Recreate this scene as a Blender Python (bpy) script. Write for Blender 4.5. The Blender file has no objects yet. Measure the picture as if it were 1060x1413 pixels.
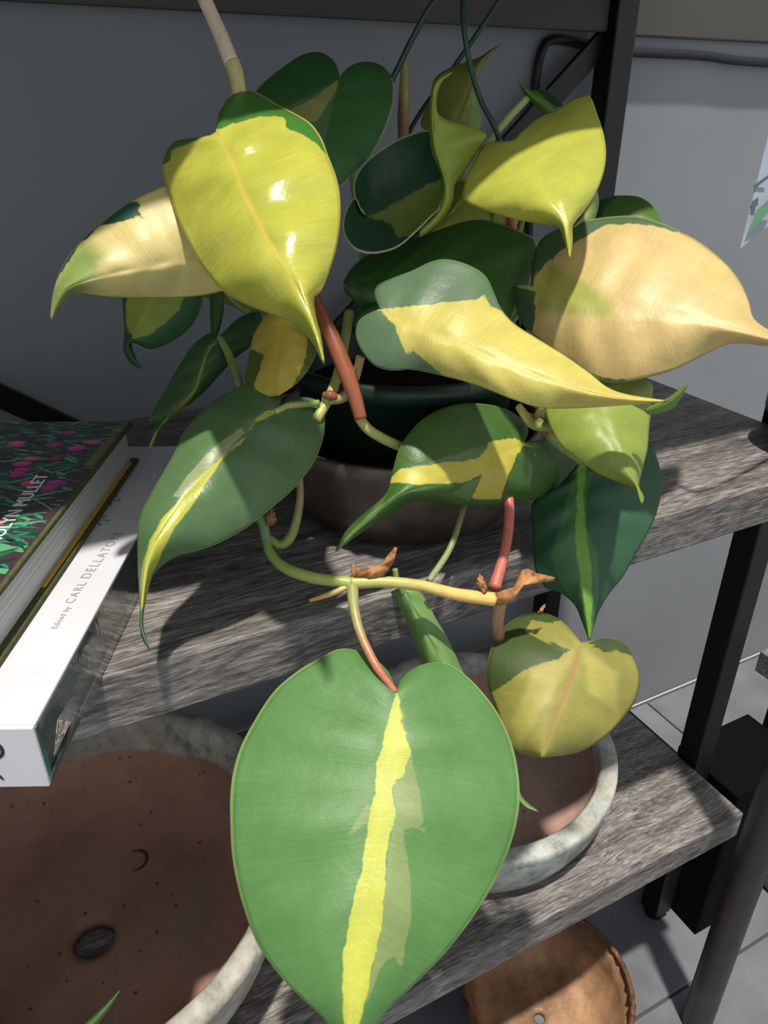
import bpy, bmesh, math, random
import numpy as np
from mathutils import Vector, Matrix
random.seed(7); rng = np.random.default_rng(7)
scene = bpy.context.scene
COL = scene.collection

# ------------------------------------------------------------------ camera, world, sun, exposure
SH = 0.70                      # height of the plant's shelf top above the floor
F_PX, CX, CY = 1040.0, 530.0, 706.5
PITCH, YAW = math.radians(28.1), math.radians(27.0)
CAM = np.array([0.0, 0.0, SH + 0.25])
FW = np.array([math.sin(YAW)*math.cos(PITCH), math.cos(YAW)*math.cos(PITCH), -math.sin(PITCH)])
RT = np.array([math.cos(YAW), -math.sin(YAW), 0.0])
UP = np.cross(RT, FW)
cam_d = bpy.data.cameras.new('camera'); cam = bpy.data.objects.new('camera', cam_d); COL.objects.link(cam)
cam_d.sensor_fit = 'HORIZONTAL'; cam_d.sensor_width = 36.0; cam_d.lens = 36.0*F_PX/1060.0
cam_d.clip_start = 0.01
M3 = Matrix((RT, UP, -FW)).transposed()
cam.matrix_world = Matrix.Translation(CAM) @ M3.to_4x4()
scene.camera = cam

world = bpy.data.worlds.new('world'); scene.world = world; world.use_nodes = True
bg = world.node_tree.nodes['Background']
bg.inputs[0].default_value = (0.92, 0.96, 1.0, 1); bg.inputs[1].default_value = 0.72
sun_d = bpy.data.lights.new('sun_offscreen', 'SUN'); sun = bpy.data.objects.new('sun_offscreen', sun_d); COL.objects.link(sun)
sun_d.energy = 5.2; sun_d.color = (1.0, 0.93, 0.84); sun_d.angle = math.radians(2.0)
SUN_DIR = Vector((0.07, 0.215, -1.0))
sun.rotation_euler = SUN_DIR.to_track_quat('-Z', 'Y').to_euler()
scene.view_settings.view_transform = 'Standard'; scene.view_settings.look = 'None'
scene.view_settings.gamma = 1.0; scene.view_settings.use_curve_mapping = False
scene.view_settings.exposure = 0.0

# ------------------------------------------------------------------ helpers
def lin(c):
    f = lambda v: v/12.92 if v <= 0.04045 else ((v+0.055)/1.055)**2.4
    return tuple(f(v/255.0) for v in c[:3]) + (1.0,)
def P(x, y, d):
    return CAM + d*(FW + RT*(x-CX)/F_PX - UP*(y-CY)/F_PX)
def tag(o, label=None, cat=None, group=None, kind=None):
    if label: o['label'] = label
    if cat: o['category'] = cat
    if group: o['group'] = group
    if kind: o['kind'] = kind
    return o
def empty(name, loc, rz=0.0):
    o = bpy.data.objects.new(name, None); COL.objects.link(o)
    o.location = loc; o.rotation_euler = (0, 0, rz); o.empty_display_size = 0.02
    return o
def link(name, me, mat, parent=None, keep_world=True):
    o = bpy.data.objects.new(name, me); COL.objects.link(o)
    if mat is not None and len(me.materials) == 0: me.materials.append(mat)
    if parent is not None:
        o.parent = parent
        if keep_world:
            root = parent; m = Matrix.Identity(4)
            chain = []
            while root is not None:
                chain.append(root); root = root.parent
            for r in reversed(chain):
                m = m @ r.matrix_parent_inverse @ r.matrix_basis
            o.matrix_parent_inverse = m.inverted()
    return o
def mesh(name, verts, faces, smooth=False):
    me = bpy.data.meshes.new(name); me.from_pydata([tuple(map(float, v)) for v in verts], [], faces); me.update()
    if smooth: me.polygons.foreach_set('use_smooth', [True]*len(me.polygons))
    return me
def box_me(name, lo, hi, bevel=0.0, seg=2):
    bm = bmesh.new(); bmesh.ops.create_cube(bm, size=1.0)
    for v in bm.verts:
        for i in range(3): v.co[i] = lo[i] + (v.co[i]+0.5)*(hi[i]-lo[i])
    if bevel: bmesh.ops.bevel(bm, geom=list(bm.edges), offset=bevel, segments=seg, affect='EDGES', profile=0.5)
    me = bpy.data.meshes.new(name); bm.to_mesh(me); bm.free(); return me
def cr(pts, n):
    """Catmull-Rom resample of a polyline to n points, even in arc length."""
    p = np.array(pts, float)
    q = np.vstack([2*p[0]-p[1], p, 2*p[-1]-p[-2]])
    out = []
    for i in range(1, len(q)-2):
        for t in np.linspace(0, 1, 14, endpoint=False):
            a, b, c, d = q[i-1], q[i], q[i+1], q[i+2]
            out.append(0.5*((2*b)+(-a+c)*t+(2*a-5*b+4*c-d)*t*t+(-a+3*b-3*c+d)*t**3))
    out.append(q[-2]); out = np.array(out)
    s = np.r_[0, np.cumsum(np.linalg.norm(np.diff(out, axis=0), axis=1))]
    u = np.linspace(0, s[-1], n)
    return np.column_stack([np.interp(u, s, out[:, k]) for k in range(out.shape[1])])
def tube_me(name, pts, radii, n=10, res=None, cap=True):
    k = res or max(8, 6*len(pts))
    c = cr(pts, k); r = np.interp(np.linspace(0, 1, k), np.linspace(0, 1, len(radii)), radii)
    verts, faces = [], []
    t0 = c[1]-c[0]; a = np.cross(t0, [0.3, 0.2, 1.0]); a /= np.linalg.norm(a)
    for i in range(k):
        t = c[min(i+1, k-1)]-c[max(i-1, 0)]; t = t/np.linalg.norm(t)
        a = a - t*np.dot(a, t); a /= np.linalg.norm(a); b = np.cross(t, a)
        for j in range(n):
            g = 2*math.pi*j/n; verts.append(c[i]+r[i]*(math.cos(g)*a+math.sin(g)*b))
    for i in range(k-1):
        for j in range(n):
            faces.append((i*n+j, i*n+(j+1) % n, (i+1)*n+(j+1) % n, (i+1)*n+j))
    if cap:
        faces.append(tuple(range(n-1, -1, -1))); faces.append(tuple((k-1)*n+j for j in range(n)))
    me = mesh(name, verts, faces, True)
    at = me.attributes.new('along', 'FLOAT', 'POINT')
    at.data.foreach_set('value', np.repeat(np.linspace(0, 1, k), n).astype(np.float32))
    return me
def lathe_me(name, prof, n=72, closed=True, wob=0.0):
    """prof: list of (r, z); closed profile loop revolves into a solid with a hole or axis points (r = 0)."""
    verts, faces, idx = [], [], []
    for (r, z) in prof:
        if r < 1e-6: idx.append([len(verts)]*n); verts.append((0, 0, z))
        else:
            idx.append(list(range(len(verts), len(verts)+n)))
            for j in range(n):
                g = 2*math.pi*j/n; rr = r*(1+wob*math.sin(3*g+1)+0.6*wob*math.sin(5*g))
                verts.append((rr*math.cos(g), rr*math.sin(g), z))
    m = len(prof)
    for i in range(m if closed else m-1):
        a, b = idx[i], idx[(i+1) % m]
        for j in range(n):
            f = [a[j], a[(j+1) % n], b[(j+1) % n], b[j]]
            f = list(dict.fromkeys(f))
            if len(f) >= 3: faces.append(tuple(f))
    return mesh(name, verts, faces, True)

# ------------------------------------------------------------------ materials
def new_mat(name):
    m = bpy.data.materials.new(name); m.use_nodes = True
    nt = m.node_tree; b = nt.nodes['Principled BSDF']
    return m, nt, b
def node(nt, t, **kw):
    n = nt.nodes.new(t)
    for k, v in kw.items(): setattr(n, k, v)
    return n
def ramp(nt, fac, stops):
    r = node(nt, 'ShaderNodeValToRGB'); nt.links.new(fac, r.inputs[0])
    e = r.color_ramp.elements
    while len(e) < len(stops): e.new(0.5)
    for i, (p, c) in enumerate(stops): e[i].position = p; e[i].color = c if len(c) == 4 else lin(c)
    return r.outputs[0]
def coords(nt, scale=(1, 1, 1), kind='Object'):
    tc = node(nt, 'ShaderNodeTexCoord'); mp = node(nt, 'ShaderNodeMapping'); mp.inputs['Scale'].default_value = scale
    nt.links.new(tc.outputs[kind], mp.inputs[0]); return mp.outputs[0]
def noise(nt, vec, scale, detail=4, rough=0.55, dist=0.0):
    n = node(nt, 'ShaderNodeTexNoise'); n.inputs['Scale'].default_value = scale
    n.inputs['Detail'].default_value = detail; n.inputs['Roughness'].default_value = rough; n.inputs['Distortion'].default_value = dist
    nt.links.new(vec, n.inputs['Vector']); return n.outputs[0]
def mixc(nt, fac, a, b, mode='MIX'):
    m = node(nt, 'ShaderNodeMix', data_type='RGBA', blend_type=mode)
    for s, v in ((0, fac), (6, a), (7, b)):
        if hasattr(v, 'is_output'): nt.links.new(v, m.inputs[s])
        else: m.inputs[s].default_value = v
    return m.outputs[2]
def math_n(nt, op, a, b=None, c=None):
    m = node(nt, 'ShaderNodeMath', operation=op)
    for i, v in enumerate((a, b, c)):
        if v is None: continue
        if hasattr(v, 'is_output'): nt.links.new(v, m.inputs[i])
        else: m.inputs[i].default_value = v
    return m.outputs[0]
def mrange(nt, v, a, b, c=0.0, d=1.0):
    m = node(nt, 'ShaderNodeMapRange', interpolation_type='SMOOTHSTEP'); nt.links.new(v, m.inputs[0])
    for i, x in enumerate((a, b, c, d)): m.inputs[i+1].default_value = x
    return m.outputs[0]
def bump(nt, b, h, strength=0.3, dist=0.002):
    n = node(nt, 'ShaderNodeBump'); n.inputs['Strength'].default_value = strength; n.inputs['Distance'].default_value = dist
    nt.links.new(h, n.inputs['Height']); nt.links.new(n.outputs[0], b.inputs['Normal'])
def attr(nt, name):
    a = node(nt, 'ShaderNodeAttribute', attribute_name=name); return a
def flat(name, c, rough=0.6, metal=0.0, spec=0.5, nz=0.0, nscale=40, bmp=0.0):
    m, nt, b = new_mat(name)
    b.inputs['Roughness'].default_value = rough; b.inputs['Metallic'].default_value = metal
    b.inputs['Specular IOR Level'].default_value = spec
    v = coords(nt); n = noise(nt, v, nscale)
    k = max(nz, 0.02); c0 = tuple(max(0, x*(1-k)) for x in c); c1 = tuple(min(255, x*(1+k)) for x in c)
    nt.links.new(ramp(nt, n, [(0.3, c0), (0.7, c1)]), b.inputs['Base Color'])
    if bmp: bump(nt, b, n, bmp)
    return m

def wood_mat():
    m, nt, b = new_mat('grey_wood')
    v = coords(nt, (1, 1, 1))
    warp = noise(nt, v, 6, 3, 0.5)
    tc = node(nt, 'ShaderNodeTexCoord'); mp = node(nt, 'ShaderNodeMapping'); mp.inputs['Scale'].default_value = (14, 130, 130)
    add = node(nt, 'ShaderNodeVectorMath', operation='ADD'); nt.links.new(tc.outputs['Object'], add.inputs[0])
    cmb = node(nt, 'ShaderNodeCombineXYZ'); nt.links.new(math_n(nt, 'MULTIPLY', warp, 0.03), cmb.inputs[1]); nt.links.new(math_n(nt, 'MULTIPLY', warp, 0.03), cmb.inputs[2])
    nt.links.new(cmb.outputs[0], add.inputs[1]); nt.links.new(add.outputs[0], mp.inputs[0])
    n1 = noise(nt, mp.outputs[0], 4.0, 7, 0.72, 0.3)
    mp2 = coords(nt, (2.5, 28, 28)); n2 = noise(nt, mp2, 3.0, 3, 0.5, 0.6)
    s = math_n(nt, 'ADD', math_n(nt, 'MULTIPLY', n1, 0.72), math_n(nt, 'MULTIPLY', n2, 0.28))
    c = ramp(nt, s, [(0.36, (44, 42, 41)), (0.46, (84, 81, 79)), (0.54, (118, 114, 111)), (0.66, (166, 161, 156))])
    nt.links.new(c, b.inputs['Base Color']); b.inputs['Roughness'].default_value = 0.5
    bump(nt, b, n1, 0.5, 0.0015)
    return m
WOOD = wood_mat()
BLACK = flat('black_steel', (13, 13, 15), 0.42, 0.0, 0.4, 0.1, 60)
DARKTUBE = flat('dark_tube', (40, 39, 42), 0.38, 0.0, 0.45, 0.1, 60)
WALL = flat('painted_wall', (136, 140, 144), 0.85, 0, 0.2, 0.02, 6)
TRIM = flat('painted_rail', (84, 82, 79), 0.8, 0, 0.2, 0.03, 6)
CABLE = flat('black_cable', (12, 13, 18), 0.5)
FLOORM = flat('floor_tile', (96, 99, 105), 0.5, 0, 0.4, 0.14, 9)

# ------------------------------------------------------------------ the setting
wall = link('wall_back', box_me('wall_back', (-1.6, 0.72, 0), (2.2, 0.80, 2.2)), WALL); tag(wall, kind='structure')
rail = link('trim_1', box_me('trim_1', (0.63, 0.712, SH+0.318), (2.2, 0.7195, SH+0.44), 0.002), TRIM); tag(rail, kind='structure')
floor = link('floor', box_me('floor', (-1.6, -1.2, -0.06), (2.2, 0.72, -0.004)), flat('floor_joint', (62, 64, 68), 0.8)); tag(floor, kind='structure')
pl = box_me('floor_plank', (-0.5985, -0.0985, -0.004), (0.5985, 0.0985, 0.0), 0.0012, 1); pl.materials.append(FLOORM)
for j in range(9):
    for i in range(3):
        o = link('floor_plank', pl, None, floor, False)
        o.location = (-0.9 + i*1.2 + (0.37 if j % 2 else 0.0), 0.615 - j*0.2, 0.0)

# ------------------------------------------------------------------ shelving unit of the plant
TUBE_X, TUBE_Y = 0.555, 0.279
unit = empty('shelving_unit', (0, 0.5, 0))
tag(unit, 'shelving unit with thick grey wooden boards on black steel posts, holding the plant', 'shelf')
XL, XR, Y0, Y1, TH = -0.62, 0.598, 0.324, 0.685, 0.035
for zt in (SH, SH-0.415, SH+0.415):
    b = link('shelf_board', box_me('shelf_board', (XL, Y0, zt-TH), (XR, Y1 if zt < SH+0.1 else 0.7195, zt), 0.0016, 2), WOOD, unit)  # unseen top board: extra depth added back to the wall to block sun there
for x in (XR+0.014, XL-0.014):
    for y, top in ((0.688, 1.5), (0.405, 1.5)):
        link('post', box_me('post', (x-0.0135, y-0.0135, 0.012), (x+0.0135, y+0.0135, top), 0.0015, 2), BLACK, unit)
        f = lathe_me('foot', [(0, 0), (0.011, 0), (0.0125, 0.003), (0.0125, 0.009), (0.009, 0.014), (0, 0.014)], 20)
        o = link('foot', f, BLACK, unit, True); o.location = (x, y, 0)
    fx = x if x < 0 else TUBE_X
    link('front_tube', tube_me('front_tube', [(fx, TUBE_Y, 0.0), (fx, TUBE_Y, 0.6), (fx, TUBE_Y, 1.5)], [0.0165]*3, 20), DARKTUBE, unit)
    for zt in (SH, SH-0.415, SH+0.415):
        link('bracket', box_me('bracket', (x-0.012, 0.402, zt-TH-0.012), (x+0.012, 0.688, zt-TH+0.010), 0.001, 1), BLACK, unit)
def bar_me(name, a, b, w, t):
    a, b = Vector(a), Vector(b); d = b-a; L = d.length
    me = box_me(name, (-w/2, -t/2, 0), (w/2, t/2, L), 0.0008, 1)
    z = d.normalized(); y = Vector((0, 1, 0)); x = y.cross(z).normalized(); y = z.cross(x)
    me.transform(Matrix.Translation(a) @ Matrix((x, y, z)).transposed().to_4x4()); return me
link('back_rail', box_me('back_rail', (XL, 0.6855, SH+0.318), (XR, 0.700, SH+0.38), 0.0015, 1), TRIM, unit)
link('brace', bar_me('brace', (-0.50, 0.694, SH+0.415), (0.16, 0.694, SH-0.10), 0.020, 0.006), BLACK, unit)
link('brace', bar_me('brace', (0.60, 0.694, SH+0.31), (0.08, 0.694, SH-0.14), 0.022, 0.006), BLACK, unit)

# neighbouring unit, its left ends facing the plant's unit
nb = empty('neighbouring_shelf', (0.95, 0.5, 0))
tag(nb, 'second grey wooden shelf unit standing beyond the end of the plant\'s unit', 'shelf')
for zt in (SH-0.357, SH-0.662):
    link('shelf_board', box_me('shelf_board', (0.772, 0.20, zt-0.032), (1.5, 0.462, zt), 0.0016, 2), WOOD, nb)
for x in (0.82, 1.42):
    for y in (0.23, 0.44):
        link('post', box_me('post', (x-0.012, y-0.012, 0.0), (x+0.012, y+0.012, SH-0.389), 0.0015, 1), BLACK, nb)

# cable pinned along the wall
cb = link('wall_cable', tube_me('wall_cable', [(0.548, 0.714, SH+0.02), (0.543, 0.714, SH+0.16), (0.537, 0.714, SH+0.26), (0.541, 0.714, SH+0.302), (0.556, 0.714, SH+0.312), (0.593, 0.714, SH+0.309), (0.652, 0.714, SH+0.304), (0.76, 0.714, SH+0.303), (0.88, 0.714, SH+0.2985), (1.3, 0.714, SH+0.30)], [0.0045]*10, 10, 120), CABLE)
tag(cb, 'black cable bending up the wall and running along under the rail', 'cable')

# ------------------------------------------------------------------ pots on the lower shelf and the floor
def pot_mat(name, pink, grey, r_in, z_mid, inner_lo=0.0):
    m, nt, b = new_mat(name)
    tc = node(nt, 'ShaderNodeTexCoord'); sep = node(nt, 'ShaderNodeSeparateXYZ'); nt.links.new(tc.outputs['Object'], sep.inputs[0])
    v = coords(nt); n1 = noise(nt, v, 9, 5, 0.6); n2 = noise(nt, v, 45, 5, 0.65); n3 = noise(nt, v, 160, 3)
    r = math_n(nt, 'SQRT', math_n(nt, 'ADD', math_n(nt, 'MULTIPLY', sep.outputs[0], sep.outputs[0]), math_n(nt, 'MULTIPLY', sep.outputs[1], sep.outputs[1])))
    inside = mrange(nt, math_n(nt, 'ADD', r, math_n(nt, 'MULTIPLY', math_n(nt, 'SUBTRACT', n1, 0.5), 0.01)), r_in-0.0006, r_in+0.0006, 1.0, 0.0)
    low = mrange(nt, math_n(nt, 'ADD', sep.outputs[2], math_n(nt, 'MULTIPLY', math_n(nt, 'SUBTRACT', n1, 0.5), 0.035)), z_mid-0.002, z_mid+0.003, 1.0, 0.0)
    msk = math_n(nt, 'MULTIPLY', inside, low)
    lo = lambda c, k: tuple(x*k for x in c)
    cp = ramp(nt, n1, [(0.3, lo(pink, 0.82)), (0.5, pink), (0.7, lo(pink, 1.14))])
    cp = mixc(nt, mrange(nt, n2, 0.66, 0.74, 0.0, 0.45), cp, lin(lo(pink, 0.55)))
    vo = node(nt, 'ShaderNodeTexVoronoi'); vo.inputs['Scale'].default_value = 55; nt.links.new(coords(nt), vo.inputs['Vector'])
    cp = mixc(nt, mrange(nt, vo.outputs['Distance'], 0.06, 0.13, 0.8, 0.0), cp, lin(lo(pink, 0.4)))
    cp = mixc(nt, mrange(nt, noise(nt, v, 17, 5, 0.7), 0.52, 0.66, 0.0, 0.5), cp, lin((128, 118, 112)))
    cg = ramp(nt, n2, [(0.28, lo(grey, 0.62)), (0.45, grey), (0.68, lo(grey, 1.22))])
    cg = mixc(nt, mrange(nt, n1, 0.5, 0.72, 0.0, 0.35), cg, lin((150, 132, 100)))
    nt.links.new(mixc(nt, msk, cg, cp), b.inputs['Base Color']); b.inputs['Roughness'].default_value = 0.85; b.inputs['Specular IOR Level'].default_value = 0.2
    bump(nt, b, math_n(nt, 'ADD', n2, math_n(nt, 'MULTIPLY', n3, 0.5)), 0.35, 0.002)
    return m
LS = SH-0.415
PINK = (158, 126, 112)
def pot(name, loc, prof, mat, label, cat, group=None):
    o = link(name, lathe_me(name, prof, 96, True, 0.003), mat); o.location = loc; tag(o, label, cat, group); return o
pot('concrete_planter', (-0.043, 0.486, LS), [(0.018, 0.0), (0.120, 0.0), (0.140, 0.004), (0.166, 0.05), (0.180, 0.10), (0.184, 0.112), (0.181, 0.119), (0.170, 0.120), (0.165, 0.114), (0.158, 0.07), (0.146, 0.03), (0.130, 0.018), (0.10, 0.015), (0.026, 0.015), (0.0185, 0.013)],
    pot_mat('planter_wash', (156, 122, 106), (150, 148, 138), 0.1625, 0.082), 'large shallow concrete planter with a pinkish clay inside and a drain hole', 'planter')
pot('concrete_bowl', (0.357, 0.490, LS), [(0.010, 0.0), (0.124, 0.0), (0.134, 0.003), (0.1455, 0.03), (0.151, 0.060), (0.151, 0.0655), (0.149, 0.0675), (0.135, 0.0672), (0.1325, 0.065), (0.131, 0.050), (0.126, 0.030), (0.116, 0.018), (0.10, 0.014), (0.018, 0.014), (0.0105, 0.012)],
    pot_mat('bowl_wash', (164, 134, 122), (150, 154, 148), 0.1315, 0.05), 'smaller round concrete bowl with thick pale rim on the lower shelf\'s right half', 'bowl')
m, nt, b = new_mat('copper_bowl')
v = coords(nt); n1 = noise(nt, v, 14, 6, 0.65); n2 = noise(nt, v, 90, 4)
c = ramp(nt, n1, [(0.32, (88, 66, 48)), (0.48, (138, 106, 78)), (0.62, (172, 136, 102)), (0.75, (140, 112, 92))])
nt.links.new(c, b.inputs['Base Color']); b.inputs['Metallic'].default_value = 0.25; b.inputs['Roughness'].default_value = 0.55; bump(nt, b, n2, 0.4, 0.002)
COPPER = m
cp = empty('copper_bowl', (0.392, 0.365, 0.0)); tag(cp, 'brown copper bowl with a drain hole standing on the floor', 'bowl')
link('bowl_body', lathe_me('bowl_body', [(0.006, 0.0), (0.055, 0.0), (0.075, 0.012), (0.091, 0.045), (0.0965, 0.074), (0.0935, 0.076), (0.088, 0.046), (0.072, 0.016), (0.053, 0.006), (0.012, 0.006), (0.0065, 0.005)], 90), COPPER, cp, False)
rimv = []
RIMM = flat('bowl_rim_brown', (96, 66, 44), 0.5, 0.3, 0.5, 0.3, 120, 0.6)
rm = lathe_me('rim', [(0.0930+0.0032*math.cos(a)+0.002, 0.0755+0.0032*math.sin(a)) for a in np.linspace(0, 2*math.pi, 9)[:-1]], 120, True)
for vtx in rm.vertices:
    g = math.atan2(vtx.co.y, vtx.co.x); k = 1+0.004*math.sin(40*g)+0.003*math.sin(67*g+1); vtx.co.x *= k; vtx.co.y *= k
link('rim', rm, RIMM, cp, False)

# rust-coloured crescent left on the planter's floor
rs = [(0.0115*math.cos(a), 0.0115*math.sin(a), 0.0) for a in np.linspace(-1.9, 1.6, 9)]
o = link('rust_mark', tube_me('rust_mark', rs, [0.0006, 0.0016, 0.0018, 0.0016, 0.0006], 8, 24), flat('rust', (96, 52, 24), 0.9), bpy.data.objects['concrete_planter'], False)
o.location = (0.048, 0.062, 0.0158); o.scale = (1, 1, 0.4)
# black bin on the floor between the two units
cr_root = empty('black_bin', (0.699, 0.402, 0.0)); tag(cr_root, 'plain black lidded bin on the floor between the two shelf units', 'bin')
CR = flat('black_plastic', (6, 6, 8), 0.9, 0, 0.1)
hx, hy, h = 0.062, 0.045, 0.25
link('bin_base', box_me('bin_base', (-hx, -hy, 0), (hx, hy, 0.006), 0.001, 1), CR, cr_root, False)
for lo, hi in (((-hx, -hy, 0.0062), (-hx+0.004, hy, h)), ((hx-0.004, -hy, 0.0062), (hx, hy, h)), ((-hx+0.0042, -hy, 0.0062), (hx-0.0042, -hy+0.004, h)), ((-hx+0.0042, hy-0.004, 0.0062), (hx-0.0042, hy, h))):
    link('bin_side', box_me('bin_side', lo, hi, 0.001, 1), CR, cr_root, False)
link('bin_lid', box_me('bin_lid', (-hx, -hy, h), (hx, hy, h+0.005), 0.001, 1), CR, cr_root, False)

# ------------------------------------------------------------------ books
def text_me(name, body, size, spacing=1.0, extrude=0.00012):
    cu = bpy.data.curves.new(name, 'FONT'); cu.body = body; cu.size = size; cu.space_character = spacing; cu.extrude = extrude
    o = bpy.data.objects.new(name, cu); COL.objects.link(o)
    bpy.context.view_layer.update()
    me = bpy.data.meshes.new_from_object(o.evaluated_get(bpy.context.evaluated_depsgraph_get()))
    bpy.data.objects.remove(o); bpy.data.curves.remove(cu); return me
# a book's own frame: x runs from its right edge towards the left (negative), y along its right edge away from the viewer
TH_B = math.radians(26.0)
WHITE = flat('white_jacket', (198, 198, 204), 0.28, 0, 0.5, 0.01, 30)
INKG = flat('grey_ink', (140, 140, 146), 0.6)
INKB = flat('black_ink', (30, 30, 34), 0.5)
m, nt, b = new_mat('glossy_page_edge')
v = coords(nt, (1, 1, 1)); sepn = coords(nt, (3, 3, 700)); n = noise(nt, sepn, 1.5, 3)
nt.links.new(ramp(nt, n, [(0.3, (112, 136, 130)), (0.7, (186, 202, 196))]), b.inputs['Base Color'])
b.inputs['Roughness'].default_value = 0.14; b.inputs['Metallic'].default_value = 0.35
PAGE_GLOSS = m
TEAL = flat('teal_board', (96, 136, 128), 0.35)
wb = empty('white_book', (-0.022, 0.265, SH), -TH_B)
tag(wb, 'thick white book in shrink wrap lying flat under the garden book', 'book')
WL, WW, WT = 0.283, 0.24, 0.033
link('top_cover', box_me('top_cover', (-WW, 0.0, WT-0.003), (0, WL, WT), 0.0008, 2), WHITE, wb, False)
link('bottom_cover', box_me('bottom_cover', (-WW, 0.0, 0), (0, WL, 0.003), 0.0008, 2), TEAL, wb, False)
link('spine', box_me('spine', (-WW, -0.0022, 0.0), (0, 0.0, WT), 0.0007, 2), WHITE, wb, False)
link('page_block', box_me('page_block', (-WW+0.004, 0.0005, 0.0031), (-0.0035, WL-0.003, WT-0.0031)), PAGE_GLOSS, wb, False)
link('cover_hinge', box_me('cover_hinge', (-0.0034, 0.0004, 0.0031), (-0.0004, 0.004, WT-0.0031)), TEAL, wb, False)
# shrink film: thin crumpled clear sheet over the right side
FILM, nt, b = new_mat('clear_film')
b.inputs['Base Color'].default_value = (1, 1, 1, 1); b.inputs['Roughness'].default_value = 0.05
tr = node(nt, 'ShaderNodeBsdfTransparent'); gl = node(nt, 'ShaderNodeBsdfGlossy'); gl.inputs['Roughness'].default_value = 0.08
fr = node(nt, 'ShaderNodeFresnel'); fr.inputs['IOR'].default_value = 1.6; mx = node(nt, 'ShaderNodeMixShader')
nb_ = node(nt, 'ShaderNodeBump'); nb_.inputs['Strength'].default_value = 0.12; nb_.inputs['Distance'].default_value = 0.004
nt.links.new(noise(nt, coords(nt, (1, 1, 1)), 55, 4, 0.6, 0.8), nb_.inputs['Height']); nt.links.new(nb_.outputs[0], gl.inputs['Normal']); nt.links.new(nb_.outputs[0], fr.inputs['Normal'])
nt.links.new(math_n(nt, 'ADD', math_n(nt, 'MULTIPLY', fr.outputs[0], 2.0), 0.14), mx.inputs[0]); nt.links.new(tr.outputs[0], mx.inputs[1]); nt.links.new(gl.outputs[0], mx.inputs[2])
nt.links.new(mx.outputs[0], nt.nodes['Material Output'].inputs[0])
vs, fs = [], []
NU, NV = 60, 10
for i in range(NU+1):
    for j in range(NV+1):
        u, w = i/NU, j/NV
        near = math.exp(-u*10); off = 0.0004+0.0011*near*abs(math.sin(u*180+w*5))+0.0001*abs(math.sin(u*31+w*3))
        vs.append((0.0003+off*math.sin(math.pi*w)-0.0, u*(WL-0.001), 0.0005+w*(WT-0.001)))
for i in range(NU):
    for j in range(NV): k = i*(NV+1)+j; fs.append((k, k+NV+1, k+NV+2, k+1))
link('shrink_film', mesh('shrink_film', vs, fs, True), FILM, wb, False)
vs = [(0.0012, 0.004, 0.010), (0.004, 0.010, 0.026), (0.0042, 0.026, 0.024), (0.0035, 0.034, 0.017), (0.003, 0.028, 0.011), (0.0016, 0.014, 0.006), (0.0052, 0.018, 0.017)]
link('film_flap', mesh('film_flap', vs, [(0, 1, 6), (1, 2, 6), (2, 3, 6), (3, 4, 6), (4, 5, 6), (5, 0, 6)]), FILM, wb, False)
def place_text(name, body, size, spacing, px0, px1, zt, parent, mat):
    """lettering between two points of a horizontal face, given as pixels of the photograph"""
    def onz(x, y, z):
        d = FW + RT*(x-CX)/F_PX - UP*(y-CY)/F_PX; return CAM + d*(z-CAM[2])/d[2]
    a, b = onz(*px0, zt), onz(*px1, zt); me = text_me(name, body, size, spacing)
    w = max(v.co.x for v in me.vertices); L = np.linalg.norm(b-a)
    ang = math.atan2(b[1]-a[1], b[0]-a[0])
    me.transform(Matrix.Translation((a[0], a[1], zt+0.0001)) @ Matrix.Rotation(ang, 4, 'Z') @ Matrix.Diagonal((L/w, L/w, 1, 1)))
    return link(name, me, mat, parent)
place_text('lettering', 'Edited by', 0.0085, 1.15, (78, 868), (98, 838), SH+WT, wb, INKG)
place_text('lettering', 'CARL', 0.0100, 1.3, (101, 833), (120, 804), SH+WT, wb, INKG)
place_text('lettering', 'DELLATORE', 0.0100, 1.3, (123, 799), (170, 735), SH+WT, wb, INKG)
for (x, y, s) in ((174, 718, 0.005), (190, 690, 0.008)):
    place_text('ornament', '*', s*1.6, 1.0, (x-5, y+8), (x+4, y-7), SH+WT, wb, INKG)
for ch, sz, xr, zb in (('O', 0.0155, -0.0138, 0.0162), ('A', 0.0105, -0.0176, 0.0048)):
    me = text_me('lettering', ch, sz); w = max(v.co.x for v in me.vertices)
    me.transform(Matrix.Translation((xr-w, -0.0023, zb)) @ Matrix.Rotation(math.pi/2, 4, 'X')); link('lettering', me, INKB, wb, False)

gb_l, gb_w, gb_t = 0.262, 0.215, 0.030
TH_G = math.radians(26.5)
GZ = SH+WT+0.0003
corner = Vector((0.066, 0.506, GZ))
org = corner - Vector((math.sin(TH_G), math.cos(TH_G), 0))*gb_l
gb = empty('garden_book', org, -TH_G); tag(gb, 'garden book with pink tulip cover lying on top of the white book', 'book')
GREENCLOTH = flat('olive_cloth', (74, 78, 50), 0.8, 0, 0.2, 0.15, 400, 0.3)
DKCOVER = flat('dark_cover', (34, 40, 34), 0.35, 0, 0.5, 0.1)
m, nt, b = new_mat('page_edge'); n = noise(nt, coords(nt, (2, 2, 600)), 1.5, 3)
nt.links.new(ramp(nt, n, [(0.3, (150, 152, 150)), (0.7, (205, 206, 204))]), b.inputs['Base Color']); b.inputs['Roughness'].default_value = 0.7
PAGES = m
link('bottom_cover', box_me('bottom_cover', (-gb_w, 0, 0), (0, gb_l, 0.003), 0.0007, 2), GREENCLOTH, gb, False)
link('top_cover', box_me('top_cover', (-gb_w, 0, gb_t-0.003), (0, gb_l, gb_t), 0.0007, 2), GREENCLOTH, gb, False)
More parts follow.
